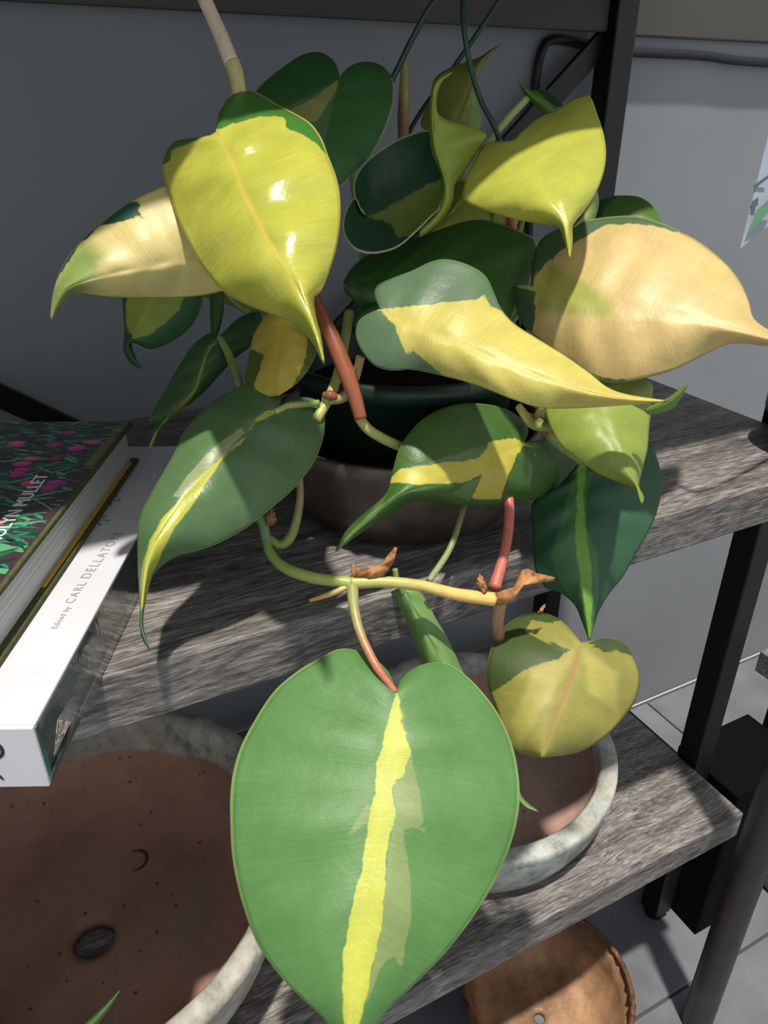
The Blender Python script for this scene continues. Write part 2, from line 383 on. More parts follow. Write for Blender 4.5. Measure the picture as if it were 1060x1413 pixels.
link('page_block', box_me('page_block', (-gb_w+0.003, 0.003, 0.0031), (-0.0045, gb_l-0.004, gb_t-0.0031)), PAGES, gb, False)
link('endpaper', box_me('endpaper', (-0.0044, 0.10, 0.0031), (-0.0020, gb_l-0.010, 0.0041)), flat('yellow_endpaper', (196, 160, 70), 0.7), gb, False)
link('spine', box_me('spine', (-gb_w-0.003, 0, 0), (-gb_w, gb_l, gb_t), 0.0007, 1), GREENCLOTH, gb, False)
# printed cover: photograph of a tulip bed, as flat coloured print
PRINT, nt, b = new_mat('cover_print_ink'); a = attr(nt, 'ink'); nt.links.new(a.outputs['Color'], b.inputs['Base Color']); b.inputs['Roughness'].default_value = 0.22
vs, fs, cs = [], [], []
zt = gb_t + 0.00008
def poly(pts, c, dz):
    k = len(vs); vs.extend([(p[0], p[1], zt+dz) for p in pts]); fs.append(tuple(range(k, k+len(pts)))); cs.extend([lin(c)]*len(pts))
X0, X1, YA, YB = -gb_w+0.001, -0.0022, 0.001, gb_l-0.001
poly([(X0, YA), (X1, YA), (X1, YB), (X0, YB)], (64, 46, 52), 0)
poly([(-0.008, 0.185), (X1, 0.185), (X1, YB), (-0.008, YB)], (120, 98, 44), 0.00002)
n_ = 0
for k in range(2600):
    x = random.uniform(X0, X1-0.004); y = random.uniform(YA, YB); near = y < 0.115
    if near and random.random() < 0.5: continue
    L = random.uniform(0.008, 0.020)*(1.9 if near else 1.0); wdt = random.uniform(0.0008, 0.0020)*(1.9 if near else 1.0)
    a = random.choice((1, -1))*random.uniform(0.05, 0.65) + (0 if random.random() < 0.5 else math.pi); bend = random.uniform(-0.4, 0.4)
    c = random.choice([(40, 96, 70), (58, 130, 96), (30, 66, 52), (84, 150, 110), (52, 112, 100), (24, 52, 44)])
    pts_l, pts_r, px_, py_ = [], [], x, y
    for s in range(5):
        t = s/4; aa = a+bend*t; w2 = wdt*(1-t)**0.7*(0.5+t if t < 0.5 else 1)
        pts_l.append((px_-math.sin(aa)*w2, py_+math.cos(aa)*w2)); pts_r.append((px_+math.sin(aa)*w2, py_-math.cos(aa)*w2))
        px_ += math.cos(aa)*L/4; py_ += math.sin(aa)*L/4
    q = pts_l+pts_r[::-1]; q = [(min(max(p[0], X0), X1-0.001), min(max(p[1], YA), YB)) for p in q]
    n_ += 1; poly(q, c, 0.00003+n_*1.5e-8)
for k in range(95):
    x = random.uniform(X0+0.006, X1-0.01); y = random.uniform(0.112, YB-0.006)
    rx, ry = random.uniform(0.0042, 0.0066), random.uniform(0.0030, 0.0044)
    c = random.choice([(150, 46, 112), (176, 60, 130), (132, 40, 96), (190, 84, 140)])
    n_ += 1
    poly([(x+rx*math.cos(g)*(1+0.12*math.sin(3*g)), y+ry*math.sin(g)) for g in np.linspace(0, 2*math.pi, 13)[:-1]], c, 0.0001+n_*1.5e-8)
    poly([(x+0.6*rx*math.cos(g)-rx*0.2, y+0.5*ry*math.sin(g)+ry*0.3) for g in np.linspace(0, 2*math.pi, 11)[:-1]], tuple(min(255, q*1.18) for q in c), 0.00011+n_*1.5e-8)
pm = mesh('cover_print', vs, fs); at = pm.color_attributes.new('ink', 'FLOAT_COLOR', 'POINT'); at.data.foreach_set('color', np.array(cs, np.float32).ravel())
link('cover_print', pm, PRINT, gb, False)
INKW = flat('pale_ink', (214, 216, 214), 0.5)
place_text('lettering', 'CAROLYN MULLET', 0.0105, 1.05, (-20, 774), (68, 655), GZ+gb_t+0.0002, gb, INKW)

# ------------------------------------------------------------------ plant pot, bronze bowl, small pot with tag
m, nt, b = new_mat('bronze')
v = coords(nt); n1 = noise(nt, v, 18, 5, 0.6); n2 = noise(nt, v, 120, 3)
nt.links.new(ramp(nt, n1, [(0.3, (58, 50, 45)), (0.5, (92, 82, 76)), (0.7, (122, 110, 102))]), b.inputs['Base Color'])
b.inputs['Metallic'].default_value = 0.55; b.inputs['Roughness'].default_value = 0.42; bump(nt, b, n2, 0.12, 0.002)
BRONZE = m
PX, PY = 0.236, 0.432
pot('bronze_bowl', (PX, PY, SH), [(0, 0), (0.062, 0.0), (0.078, 0.006), (0.090, 0.028), (0.0945, 0.056), (0.0945, 0.064), (0.0925, 0.0655), (0.0905, 0.064), (0.0900, 0.056), (0.085, 0.030), (0.073, 0.009), (0.060, 0.005), (0, 0.005)], BRONZE,
    'dark bronze bowl holding the green hanging pot on the upper shelf', 'bowl')
GP = flat('green_plastic', (20, 44, 32), 0.4, 0, 0.4, 0.08)
WIREM = flat('green_wire', (22, 58, 48), 0.35, 0, 0.5, 0.06)
gp = empty('hanging_pot', (PX, PY, SH+0.0055)); tag(gp, 'dark green plastic hanging pot with wire hangers, set inside the bronze bowl', 'pot')
link('pot_body', lathe_me('pot_body', [(0, 0), (0.056, 0.0), (0.060, 0.003), (0.074, 0.092), (0.080, 0.093), (0.080, 0.104), (0.076, 0.104), (0.071, 0.094), (0.057, 0.005), (0, 0.005)], 64), GP, gp, False)
SOIL = flat('potting_soil', (38, 28, 22), 0.95, 0, 0.1, 0.5, 300, 1.0)
sm = lathe_me('soil', [(0, 0.083), (0.03, 0.085), (0.055, 0.082), (0.0700, 0.080), (0.0695, 0.076), (0, 0.076)], 40); link('soil', sm, SOIL, gp, False)
def wire(pts, r=0.0016): link('hanger_wire', tube_me('hanger_wire', [P(*p) for p in pts], [r]*len(pts), 8, 50), WIREM, gp)
wire([(722, -160, 0.45), (660, -80, 0.452), (600, 0, 0.455), (570, 52, 0.465), (540, 112, 0.475), (470, 240, 0.50), (430, 420, 0.52)], 0.0019)
wire([(722, -160, 0.45), (712, -40, 0.475), (690, 0, 0.49), (630, 88, 0.51), (566, 180, 0.535), (520, 300, 0.555), (505, 420, 0.565)], 0.0017)
wire([(722, -160, 0.45), (655, -80, 0.44), (639, 0, 0.435), (645, 70, 0.44), (662, 135, 0.45), (690, 196, 0.455), (715, 320, 0.49), (716, 450, 0.515)], 0.0016)

sp = empty('small_grey_pot', (0.594, 0.356, SH)); tag(sp, 'small grey glazed pot with a thick rim at the end of the upper shelf', 'pot')
sp.location = (0.577, 0.358, SH)
GLZ = flat('grey_glaze', (98, 92, 88), 0.4, 0, 0.5, 0.2, 60)
link('pot_body', lathe_me('pot_body', [(0, 0), (0.017, 0.0), (0.0195, 0.003), (0.031, 0.030), (0.036, 0.031), (0.0375, 0.034), (0.0375, 0.052), (0.0355, 0.055), (0.033, 0.053), (0.029, 0.030), (0.017, 0.006), (0, 0.006)], 40), GLZ, sp, False)
link('soil', lathe_me('soil', [(0, 0.044), (0.0308, 0.044), (0.0300, 0.040), (0, 0.040)], 24), SOIL, sp, False)
tg = empty('plant_tag', (0.577, 0.358, SH+0.045)); tag(tg, 'clear plastic plant tag with a leaf picture stuck in the small grey pot', 'tag')
TAGM, nt, b = new_mat('tag_plastic'); b.inputs['Base Color'].default_value = lin((206, 214, 220)); b.inputs['Roughness'].default_value = 0.2; b.inputs['Alpha'].default_value = 1.0
TAGC = flat('tag_back', (140, 150, 160), 0.25)
p0, p1 = P(1022, 343, 0.42), P(1075, 130, 0.42); p2 = P(1120, 160, 0.435); p3 = P(1075, 300, 0.435)
def slab(name, pts, th, mat, parent):
    pts = [np.array(p) for p in pts]; nrm = np.cross(pts[1]-pts[0], pts[2]-pts[0]); nrm = nrm/np.linalg.norm(nrm)*th
    n = len(pts); fs = [tuple(range(n)), tuple(range(2*n-1, n-1, -1))]+[(i, n+i, n+(i+1) % n, (i+1) % n) for i in range(n)]
    return link(name, mesh(name, pts+[p+nrm for p in pts], fs), mat, parent)
slab('tag_card', [p0, p1, p2, p3], 0.0006, TAGC, tg)
LEAFINK = flat('tag_leaf_ink', (70, 110, 84), 0.4); DINK = flat('tag_dark_ink', (60, 66, 80), 0.4)
slab('tag_print', [P(1030, 325, 0.4185), P(1045, 290, 0.4185), P(1075, 262, 0.4185), P(1062, 292, 0.4185)], 0.0002, LEAFINK, tg)
slab('tag_print', [P(1040, 256, 0.4185), P(1062, 240, 0.4185), P(1062, 245, 0.4185), P(1042, 260, 0.4185)], 0.0002, DINK, tg)
slab('tag_print', [P(1038, 278, 0.4185), P(1047, 272, 0.4185), P(1046, 283, 0.4185), P(1037, 290, 0.4185)], 0.0002, DINK, tg)
link('tag_stem', tube_me('tag_stem', [P(1080, 270, 0.432), P(1090, 400, 0.46), (0.577, 0.358, SH+0.045)], [0.0016]*3, 8), TAGC, tg)

# ------------------------------------------------------------------ the philodendron
plant = empty('philodendron', (PX, PY, SH+0.088))
tag(plant, 'trailing philodendron with yellow and green heart-shaped leaves spilling from the bronze bowl', 'plant')
def sdist(p, polys):
    """signed distance in pixels to a union of polygons, positive inside"""
    best = np.full(len(p), -1e9)
    for pl_ in polys:
        q = np.array(pl_, float); d = np.full(len(p), 1e9); ins = np.zeros(len(p), bool)
        for i in range(len(q)):
            a, b = q[i], q[(i+1) % len(q)]; ab = b-a; L = max(ab @ ab, 1e-9)
            t = np.clip(((p-a) @ ab)/L, 0, 1); d = np.minimum(d, np.linalg.norm(p-(a+t[:, None]*ab), axis=1))
            c = ((a[1] > p[:, 1]) != (b[1] > p[:, 1])) & (p[:, 0] < (b[0]-a[0])*(p[:, 1]-a[1])/(b[1]-a[1]+1e-12)+a[0]); ins ^= c
        best = np.maximum(best, np.where(ins, d, -d))
    return best
def leaf_mat(base, c1, c2, jag=7.0, soft=1.2, soft2=1.2, gloss=0.42, rimc=None, vein=None, transl=0.28):
    m, nt, b = new_mat('leaf_tissue')
    A = attr(nt, 'tw'); sep = node(nt, 'ShaderNodeSeparateXYZ'); nt.links.new(A.outputs['Vector'], sep.inputs[0])
    t, w = sep.outputs[0], sep.outputs[1]
    def tw(a, bb):
        c = node(nt, 'ShaderNodeCombineXYZ'); nt.links.new(math_n(nt, 'MULTIPLY', t, a), c.inputs[0]); nt.links.new(math_n(nt, 'MULTIPLY', w, bb), c.inputs[1]); nt.links.new(sep.outputs[2], c.inputs[2]); return c.outputs[0]
    nj = math_n(nt, 'ADD', math_n(nt, 'MULTIPLY', noise(nt, tw(60, 1.6), 1.0, 3, 0.6), 0.55), math_n(nt, 'MULTIPLY', noise(nt, tw(17, 1.4), 1.0, 1, 0.5), 0.75)); nj = math_n(nt, 'SUBTRACT', nj, 0.15)
    nf = noise(nt, tw(150, 2.0), 1.0, 3, 0.6); nlo = noise(nt, tw(9, 2.0), 1.0, 2, 0.5)
    nb2 = noise(nt, coords(nt), 45, 4, 0.6); nfine = noise(nt, coords(nt), 700, 2)
    j = math_n(nt, 'MULTIPLY', math_n(nt, 'SUBTRACT', nj, 0.5), jag*2)
    col = lin(base)
    def k(c, f):
        g = 0.3*c[0]+0.6*c[1]+0.1*c[2]; return lin(tuple(min(255, (v*0.82+g*0.18)*f) for v in c))
    col = mixc(nt, nb2, k(base, 0.88), k(base, 1.12))
    if c2 is not None:
        f2 = mrange(nt, math_n(nt, 'ADD', attr(nt, 'm2').outputs['Fac'], j), -soft2, soft2)
        col = mixc(nt, f2, col, mixc(nt, nb2, k(c2, 0.9), k(c2, 1.1)))
    if c1 is not None:
        f1 = mrange(nt, math_n(nt, 'ADD', attr(nt, 'm1').outputs['Fac'], j), -soft, soft)
        col = mixc(nt, f1, col, mixc(nt, nb2, k(c1, 0.92), k(c1, 1.08)))
    col = mixc(nt, mrange(nt, nf, 0.45, 0.75, 0.0, 0.30), col, mixc(nt, 1.0, col, (1.35, 1.28, 1.3, 1), 'MULTIPLY'))
    col = mixc(nt, mrange(nt, nf, 0.5, 0.25, 0.0, 0.30), col, mixc(nt, 1.0, col, (0.78, 0.86, 0.6, 1), 'MULTIPLY'))
    col = mixc(nt, mrange(nt, nlo, 0.4, 0.65, 0.0, 0.34), col, mixc(nt, 1.0, col, (0.80, 0.92, 0.7, 1), 'MULTIPLY'))
    if vein is not None:
        col = mixc(nt, mrange(nt, w, 0.0, 0.06, 0.5, 0.0), col, lin(vein))
    rc = rimc or (196, 200, 150)
    col = mixc(nt, mrange(nt, w, 0.972, 0.992, 0.0, 0.75), col, lin(rc))
    nt.links.new(col, b.inputs['Base Color'])
    b.inputs['Roughness'].default_value = gloss; b.inputs['Specular IOR Level'].default_value = 0.5
    h = math_n(nt, 'ADD', math_n(nt, 'ADD', math_n(nt, 'MULTIPLY', nf, 0.2), math_n(nt, 'MULTIPLY', nb2, 1.6)), math_n(nt, 'MULTIPLY', nfine, 0.10))
    bump(nt, b, h, 0.35, 0.0016)
    trn = node(nt, 'ShaderNodeBsdfTranslucent'); nt.links.new(mixc(nt, 1.0, col, (1.15, 1.1, 0.8, 1), 'MULTIPLY'), trn.inputs[0])
    mx = node(nt, 'ShaderNodeMixShader'); mx.inputs[0].default_value = transl
    nt.links.new(b.outputs[0], mx.inputs[1]); nt.links.new(trn.outputs[0], mx.inputs[2]); nt.links.new(mx.outputs[0], nt.nodes['Material Output'].inputs[0])
    return m
K = {'1': (200, 100, 1009/300), '2': (50, 240, 1060/300), '3': (340, 50, 1060/300), '4': (580, 50, 1060/350), '5': (680, 280, 1060/380),
     '6': (460, 280, 2.12), '7': (170, 510, 1060/300), '8': (440, 540, 2.12), '9': (300, 760, 995/460), '10': (600, 780, 1027/460), '0': (0, 0, 1.0)}
NR, NW = 72, 20
def leaf(kk, mid, left, right, d0, d1, mat_args, tilt=0.0, cup=0.012, bend=0.0, groove=0.0006, ripple=0.0, nrip=3, reg1=(), reg2=(), label=None, pucker=0.0009, npk=6.5, power=1.7, edge=(0, 0), parent=None):
    x0, y0, s = K[kk]
    cv = lambda pts: np.array([(x0+p[0]/s, y0+p[1]/s) for p in pts], float)
    mid, left, right = cv(mid), cv(left), cv(right); base, tip = mid[0], mid[-1]
    Mc = cr(mid, 400)
    O = [cr(np.vstack([base, q, tip]) if np.linalg.norm(q[-1]-tip) > 0.5 else np.vstack([base, q]), NR+1) for q in (left, right)]
    ax = tip-base; La = np.linalg.norm(ax); ax = ax/La; pr = np.array([-ax[1], ax[0]])
    pts2, at, idx = [], [], {}
    def add(p, t, w, sd): pts2.append(p); at.append((t, w, sd)); return len(pts2)-1
    ib, it = add(base, 0, 0, 0), add(tip, 1, 0, 0)
    width = max(np.abs((o-base) @ pr).max() for o in O)
    for i in range(NR+1):
        t = i/NR; m = Mc[min(399, int(round(399*t**power)))]
        im = add(m, t, 0, 0) if 0 < i < NR else (ib if i == 0 else it)
        for sd in (0, 1):
            o = O[sd][i]
            for j in range(NW+1):
                if i == 0: idx[(sd, i, j)] = ib
                elif i == NR: idx[(sd, i, j)] = it
                elif j == 0: idx[(sd, i, j)] = im
                else:
                    w = j/NW; idx[(sd, i, j)] = add(m+(o-m)*w, t, w, 1+sd)
    p2 = np.array(pts2); at = np.array(at)
    sa = (p2-base) @ ax/La; pe = (p2-base) @ pr
    sdm = np.where(at[:, 2] == 1, edge[0], np.where(at[:, 2] == 2, edge[1], 0.0))
    lat = np.clip(np.abs(pe)/max(width, 1), 0, 1.2)
    sc = np.clip(sa, -0.3, 1.1)
    prof = np.clip(np.sin(np.clip(at[:, 0], 0, 1)*math.pi), 0, 1)**0.5
    d = d0+(d1-d0)*sc + tilt*pe/100.0 + cup*at[:, 1]**2*prof - bend*4*sc*(1-sc) + groove*np.exp(-(at[:, 1]/0.10)**2)*prof
    d += sdm*at[:, 1]**4*prof + ripple*at[:, 1]**2*prof*np.sin(at[:, 0]*2*math.pi*nrip+at[:, 2]*1.9)
    pucker = pucker*min(1.0, La/240.0)**2
    d += pucker*np.sin(at[:, 0]*2*math.pi*npk+at[:, 2])*at[:, 1]*(1-at[:, 1])*4*prof*np.clip(1.3-at[:, 0], 0, 1)
    V = CAM + d[:, None]*(FW + np.outer((p2[:, 0]-CX)/F_PX, RT) - np.outer((p2[:, 1]-CY)/F_PX, UP))
    faces = []
    for sd in (0, 1):
        for i in range(NR):
            for j in range(NW):
                f = [idx[(sd, i, j)], idx[(sd, i+1, j)], idx[(sd, i+1, j+1)], idx[(sd, i, j+1)]]
                f = list(dict.fromkeys(f))
                if len(f) >= 3: faces.append(tuple(f if sd == 0 else f[::-1]))
    me = mesh('leaf', V, faces, True)
    a = me.attributes.new('tw', 'FLOAT_VECTOR', 'POINT'); a.data.foreach_set('vector', at.astype(np.float32).ravel())
    for nm, rg in (('m1', reg1), ('m2', reg2)):
        a = me.attributes.new(nm, 'FLOAT', 'POINT')
        a.data.foreach_set('value', (sdist(p2, [cv(r) for r in rg]) if len(rg) else np.full(len(p2), -99.0)).astype(np.float32))
    o = link('leaf', me, leaf_mat(**mat_args), parent or plant)
    sol = o.modifiers.new('thickness', 'SOLIDIFY'); sol.thickness = 0.0007; sol.offset = 0.0
    if label: o['label'] = label
    return o
MA = lambda base, c1=None, c2=None, **k: dict(base=base, c1=c1, c2=c2, **k)

# A: glossy yellow leaf
leaf('1', [(330, 280), (390, 390), (450, 540), (550, 740), (650, 900), (740, 1060), (800, 1230), (833, 1355)],
     [(280, 305), (200, 310), (135, 325), (100, 370), (82, 430), (95, 500), (120, 580), (155, 680), (205, 790), (260, 890), (310, 955), (360, 1010), (450, 1065), (570, 1112), (660, 1145), (730, 1195), (785, 1260), (815, 1320)],
     [(335, 258), (345, 190), (375, 130), (430, 97), (500, 90), (560, 118), (610, 150), (690, 190), (770, 240), (820, 310), (850, 390), (885, 480), (903, 570), (905, 680), (890, 800), (865, 890), (830, 980), (810, 1020), (785, 1040), (783, 1080), (795, 1150), (815, 1230)],
     0.318, 0.268, MA((188, 188, 58), (64, 128, 40), gloss=0.24, jag=4, rimc=(222, 205, 120), vein=(226, 190, 96)), cup=0.022, bend=0.012, ripple=0.0015, tilt=0.004, pucker=0.0024, npk=5.5,
     reg1=[[(330, 262), (345, 190), (375, 130), (430, 90), (500, 80), (560, 108), (690, 180), (780, 230), (840, 310), (880, 440), (800, 330), (720, 285), (650, 265), (655, 215), (600, 205), (530, 210), (420, 240), (350, 268)], [(280, 300), (200, 300), (120, 310), (85, 365), (70, 440), (115, 420), (130, 360), (200, 335)]],
     label='glossy yellow leaf with green lobe')
# B: cream leaf on the left
leaf('2', [(960, 330), (800, 390), (600, 440), (400, 480), (250, 520), (150, 560), (95, 640), (72, 715)],
     [(1000, 250), (980, 150), (900, 80), (800, 45), (720, 40), (640, 50), (560, 85), (470, 130), (390, 185), (310, 250), (230, 320), (170, 390), (120, 470), (90, 560), (75, 650)],
     [(1020, 420), (1000, 520), (900, 570), (770, 595), (600, 602), (420, 600), (300, 590), (220, 578), (175, 580), (140, 610), (100, 665)],
     0.340, 0.322, MA((214, 196, 120), (36, 88, 62), (132, 158, 70), jag=5, soft2=14, rimc=(150, 170, 90)), cup=0.016, bend=0.006, tilt=-0.012, ripple=0.001,
     reg1=[[(290, 258), (370, 195), (440, 148), (500, 136), (512, 165), (485, 178), (515, 200), (475, 210), (575, 222), (480, 217), (370, 248)], [(60, 560), (100, 460), (200, 330), (290, 260), (300, 268), (215, 340), (120, 490), (85, 570)]],
     reg2=[[(60, 740), (80, 560), (170, 390), (230, 330), (330, 400), (300, 500), (230, 570), (130, 640)]], label='cream-yellow leaf with dark green patch')
# C: green heart leaf at the back
leaf('3', [(452, 215), (400, 330), (340, 450), (280, 600), (230, 800)],
     [(448, 170), (425, 120), (380, 88), (320, 80), (250, 105), (170, 160), (100, 215), (50, 265), (20, 330), (20, 450), (60, 600), (130, 730)],
     [(470, 185), (495, 158), (535, 135), (590, 127), (650, 140), (695, 180), (718, 240), (715, 330), (690, 420), (650, 510), (600, 590), (530, 660), (450, 735), (350, 790)],
     0.455, 0.42, MA((60, 122, 58), (168, 172, 90), (98, 138, 82), jag=3), cup=0.014, bend=0.004, tilt=0.004,
     reg1=[[(450, 215), (330, 300), (220, 362), (300, 420), (340, 420), (400, 330), (440, 260)]], reg2=[[(452, 215), (190, 352), (230, 450), (380, 520), (420, 350)]], label='dark green heart-shaped leaf')
# D: dark cupped leaf
leaf('3', [(590, 880), (700, 830), (820, 775), (920, 735), (965, 720)],
     [(560, 850), (532, 790), (500, 820), (472, 900), (478, 970), (520, 1030), (580, 1055), (650, 1055), (740, 1025), (830, 950), (900, 880), (945, 830)],
     [(560, 840), (535, 800), (525, 720), (560, 640), (620, 580), (700, 525), (780, 485), (895, 458), (905, 540), (935, 620), (960, 690)],
     0.435, 0.425, MA((42, 88, 58), (128, 150, 60), (60, 92, 60), jag=6), cup=-0.016, bend=-0.010, tilt=-0.016, edge=(-0.006, 0),
     reg1=[[(595, 882), (700, 830), (950, 690), (975, 800), (830, 960), (740, 990), (700, 910), (620, 895)]], label='dark green cupped leaf')
leaf('4', [(0, 825), (70, 760), (110, 680), (100, 580), (70, 480), (55, 380), (54, 280), (70, 200), (137, 148)],
     [(0, 808), (60, 745), (92, 660), (92, 590), (60, 510), (44, 450), (40, 340), (46, 250), (72, 178)],
     [(0, 838), (60, 795), (110, 740), (135, 680), (145, 615), (200, 530), (240, 470), (275, 415), (240, 390), (160, 365), (90, 350), (70, 320), (68, 250), (90, 190)],
     0.415, 0.405, MA((150, 170, 44), None, jag=5, rimc=(206, 214, 120)), cup=0.010, bend=0.004, tilt=0.004, power=1.0, label='twisted yellow-green leaf with curled tip')
# E: lime leaf
leaf('4', [(395, 440), (440, 500), (500, 590), (550, 670), (600, 760), (615, 850), (625, 930)],
     [(340, 443), (275, 450), (230, 520), (195, 590), (180, 660), (190, 690), (240, 715), (330, 745), (430, 770), (510, 782), (568, 792), (590, 815), (605, 860)],
     [(415, 412), (440, 390), (500, 340), (570, 310), (640, 265), (690, 247), (715, 262), (740, 330), (765, 410), (775, 490), (765, 570), (735, 650), (690, 720), (650, 768), (635, 795), (634, 860)],
     0.405, 0.36, MA((188, 192, 62), None, gloss=0.28, rimc=(214, 210, 110)), cup=0.020, bend=0.016, tilt=-0.002, label='bright lime-yellow leaf')
# F: peach leaf
leaf('5', [(150, 320), (280, 350), (450, 390), (620, 420), (800, 455), (950, 490), (1060, 520), (1150, 535)],
     [(150, 290), (155, 220), (175, 160), (215, 120), (290, 90), (380, 65), (480, 53), (560, 53), (640, 75), (720, 110), (800, 155), (870, 210), (920, 260), (960, 320), (985, 380), (1000, 440), (1030, 470), (1070, 495)],
     [(110, 318), (78, 325), (90, 390), (105, 450), (140, 490), (200, 540), (280, 600), (350, 650), (420, 685), (500, 690), (600, 670), (700, 640), (800, 590), (860, 560), (910, 540), (980, 540), (1060, 548)],
     0.425, 0.375, MA((216, 186, 114), (82, 112, 70), (176, 176, 72), jag=6, soft2=8, rimc=(150, 160, 90)), cup=0.016, bend=0.012, tilt=-0.010,
     reg1=[[(150, 330), (145, 230), (165, 150), (290, 80), (480, 43), (640, 65), (770, 130), (600, 82), (440, 84), (330, 150), (250, 190), (170, 270), (155, 330)], [(78, 320), (80, 390), (95, 455), (155, 505), (165, 430), (170, 340)], [(390, 660), (430, 700), (600, 680), (480, 680)]],
     reg2=[[(150, 325), (220, 240), (330, 290), (480, 395), (430, 440), (280, 425), (180, 410)]], label='peach-yellow leaf with green lobes')
# G: yellow leaf with silvery green lobes
leaf('6', [(140, 312), (250, 365), (380, 420), (520, 475), (650, 525), (780, 560), (880, 575), (975, 580)],
     [(125, 285), (122, 255), (135, 238), (170, 222), (230, 200), (290, 172), (340, 167), (400, 185), (445, 215), (470, 265), (490, 310), (530, 355), (600, 400), (680, 450), (750, 500), (800, 540), (860, 562)],
     [(110, 322), (75, 345), (66, 390), (85, 435), (120, 475), (170, 490), (230, 487), (320, 505), (420, 532), (520, 572), (600, 597), (680, 600), (780, 595), (880, 588)],
     0.392, 0.362, MA((210, 196, 88), (96, 128, 92), jag=4, rimc=(120, 150, 90)), cup=0.012, bend=0.014, tilt=-0.012, ripple=0.0025, nrip=2,
     reg1=[[(115, 310), (118, 240), (160, 215), (290, 162), (340, 157), (410, 180), (455, 215), (480, 270), (500, 320), (462, 302), (440, 268), (420, 285), (330, 292), (230, 302), (140, 312)], [(140, 315), (110, 318), (65, 340), (56, 390), (75, 445), (120, 485), (170, 500), (330, 515), (265, 455), (228, 428), (216, 455), (195, 400), (180, 360)]],
     label='yellow leaf with grey-green lobes')
leaf('5', [(590, 798), (660, 770), (720, 730), (752, 697)], [(610, 783), (680, 750), (725, 715)], [(600, 812), (640, 808), (690, 790), (722, 750)], 0.372, 0.360, MA((108, 150, 60), None), cup=0.004, power=1.0)
# H: mid green leaf
leaf('6', [(40, 240), (180, 220), (330, 220), (450, 260), (515, 338)],
     [(30, 232), (60, 185), (110, 150), (200, 120), (300, 80), (380, 50), (420, 45), (500, 65), (560, 90), (595, 115), (590, 180), (555, 280)],
     [(35, 260), (80, 295), (150, 320), (300, 350), (420, 360)], 0.44, 0.43, MA((60, 112, 44), None, jag=4), cup=0.012, bend=0.006, tilt=-0.016, label='plain deep green leaf')
# X: yellow-olive leaf behind
leaf('4', [(230, 600), (180, 680), (110, 760), (40, 825)], [(150, 620), (110, 700), (80, 765)], [(330, 640), (400, 740), (385, 800), (200, 830), (100, 835)], 0.458, 0.455, MA((150, 156, 50), None), cup=0.008)
# I: green leaf with yellow streak
leaf('7', [(740, 205), (660, 235), (590, 310), (500, 410), (400, 540), (300, 640), (200, 770), (130, 890), (102, 1040), (90, 1180), (90, 1260), (130, 1368)],
     [(765, 170), (768, 130), (740, 95), (690, 75), (630, 72), (560, 90), (480, 135), (400, 195), (340, 255), (290, 320), (250, 410), (200, 500), (140, 600), (95, 690), (75, 760), (72, 850), (75, 960), (80, 1060), (85, 1170), (83, 1240), (95, 1310)],
     [(758, 190), (800, 155), (860, 138), (920, 142), (960, 165), (980, 210), (982, 280), (970, 350), (940, 430), (890, 510), (820, 590), (740, 660), (640, 740), (550, 800), (440, 855), (350, 885), (270, 905), (200, 945), (140, 1010), (115, 1090), (98, 1180), (95, 1250), (110, 1310)],
     0.405, 0.345, MA((84, 122, 72), (190, 192, 62), (150, 160, 116), jag=3, gloss=0.36, rimc=(150, 170, 110)), cup=0.014, bend=0.014, tilt=-0.004,
     reg1=[[(745, 195), (690, 208), (650, 240), (590, 310), (550, 360), (480, 420), (400, 500), (300, 610), (200, 720), (130, 830), (100, 940), (83, 1080), (86, 1180), (105, 1130), (140, 990), (190, 890), (250, 770), (340, 660), (400, 560), (470, 460), (510, 410), (570, 370), (600, 320), (650, 260), (745, 215)]],
     reg2=[[(580, 280), (480, 350), (400, 420), (300, 540), (240, 625), (300, 622), (400, 510), (500, 410), (590, 310)]], label='green leaf with yellow midrib streak')
# J
leaf('8', [(600, 150), (520, 190), (430, 245), (330, 275), (240, 300), (160, 360), (48, 470)],
     [(612, 112), (590, 80), (540, 50), (470, 37), (400, 40), (330, 65), (280, 105), (240, 160), (220, 220), (205, 280), (188, 312), (130, 360), (80, 410)],
     [(640, 145), (690, 148), (735, 190), (745, 215), (720, 270), (660, 305), (580, 325), (480, 333), (400, 330), (330, 320), (270, 322), (205, 360), (120, 415)],
     0.445, 0.405, MA((66, 110, 38), (206, 192, 62), (96, 132, 66), jag=4, rimc=(120, 150, 70)), cup=0.014, bend=0.014, tilt=-0.010, edge=(0, 0.006),
     reg1=[[(640, 168), (570, 138), (500, 148), (470, 195), (330, 215), (240, 225), (205, 265), (300, 272), (420, 268), (480, 240), (445, 312), (530, 315), (555, 240), (575, 190), (600, 158)]],
     reg2=[[(560, 138), (440, 170), (320, 210), (240, 225), (330, 230), (500, 200)], [(440, 262), (380, 300), (440, 322), (480, 250)], [(215, 280), (120, 390), (60, 450), (160, 370)]], label='green leaf with yellow centre')
# K
leaf('8', [(800, -30), (830, 80), (880, 180), (925, 262), (945, 330)],
     [(700, -25), (670, 25), (665, 60), (680, 110), (710, 160), (760, 200), (820, 240), (880, 265), (925, 285), (935, 312)],
     [(960, -30), (972, 30), (965, 110), (960, 170), (945, 230), (935, 275), (950, 310)], 0.415, 0.385, MA((140, 160, 54), None, rimc=(170, 190, 80)), cup=0.014, bend=0.010, tilt=-0.006, label='plain lime-green leaf')
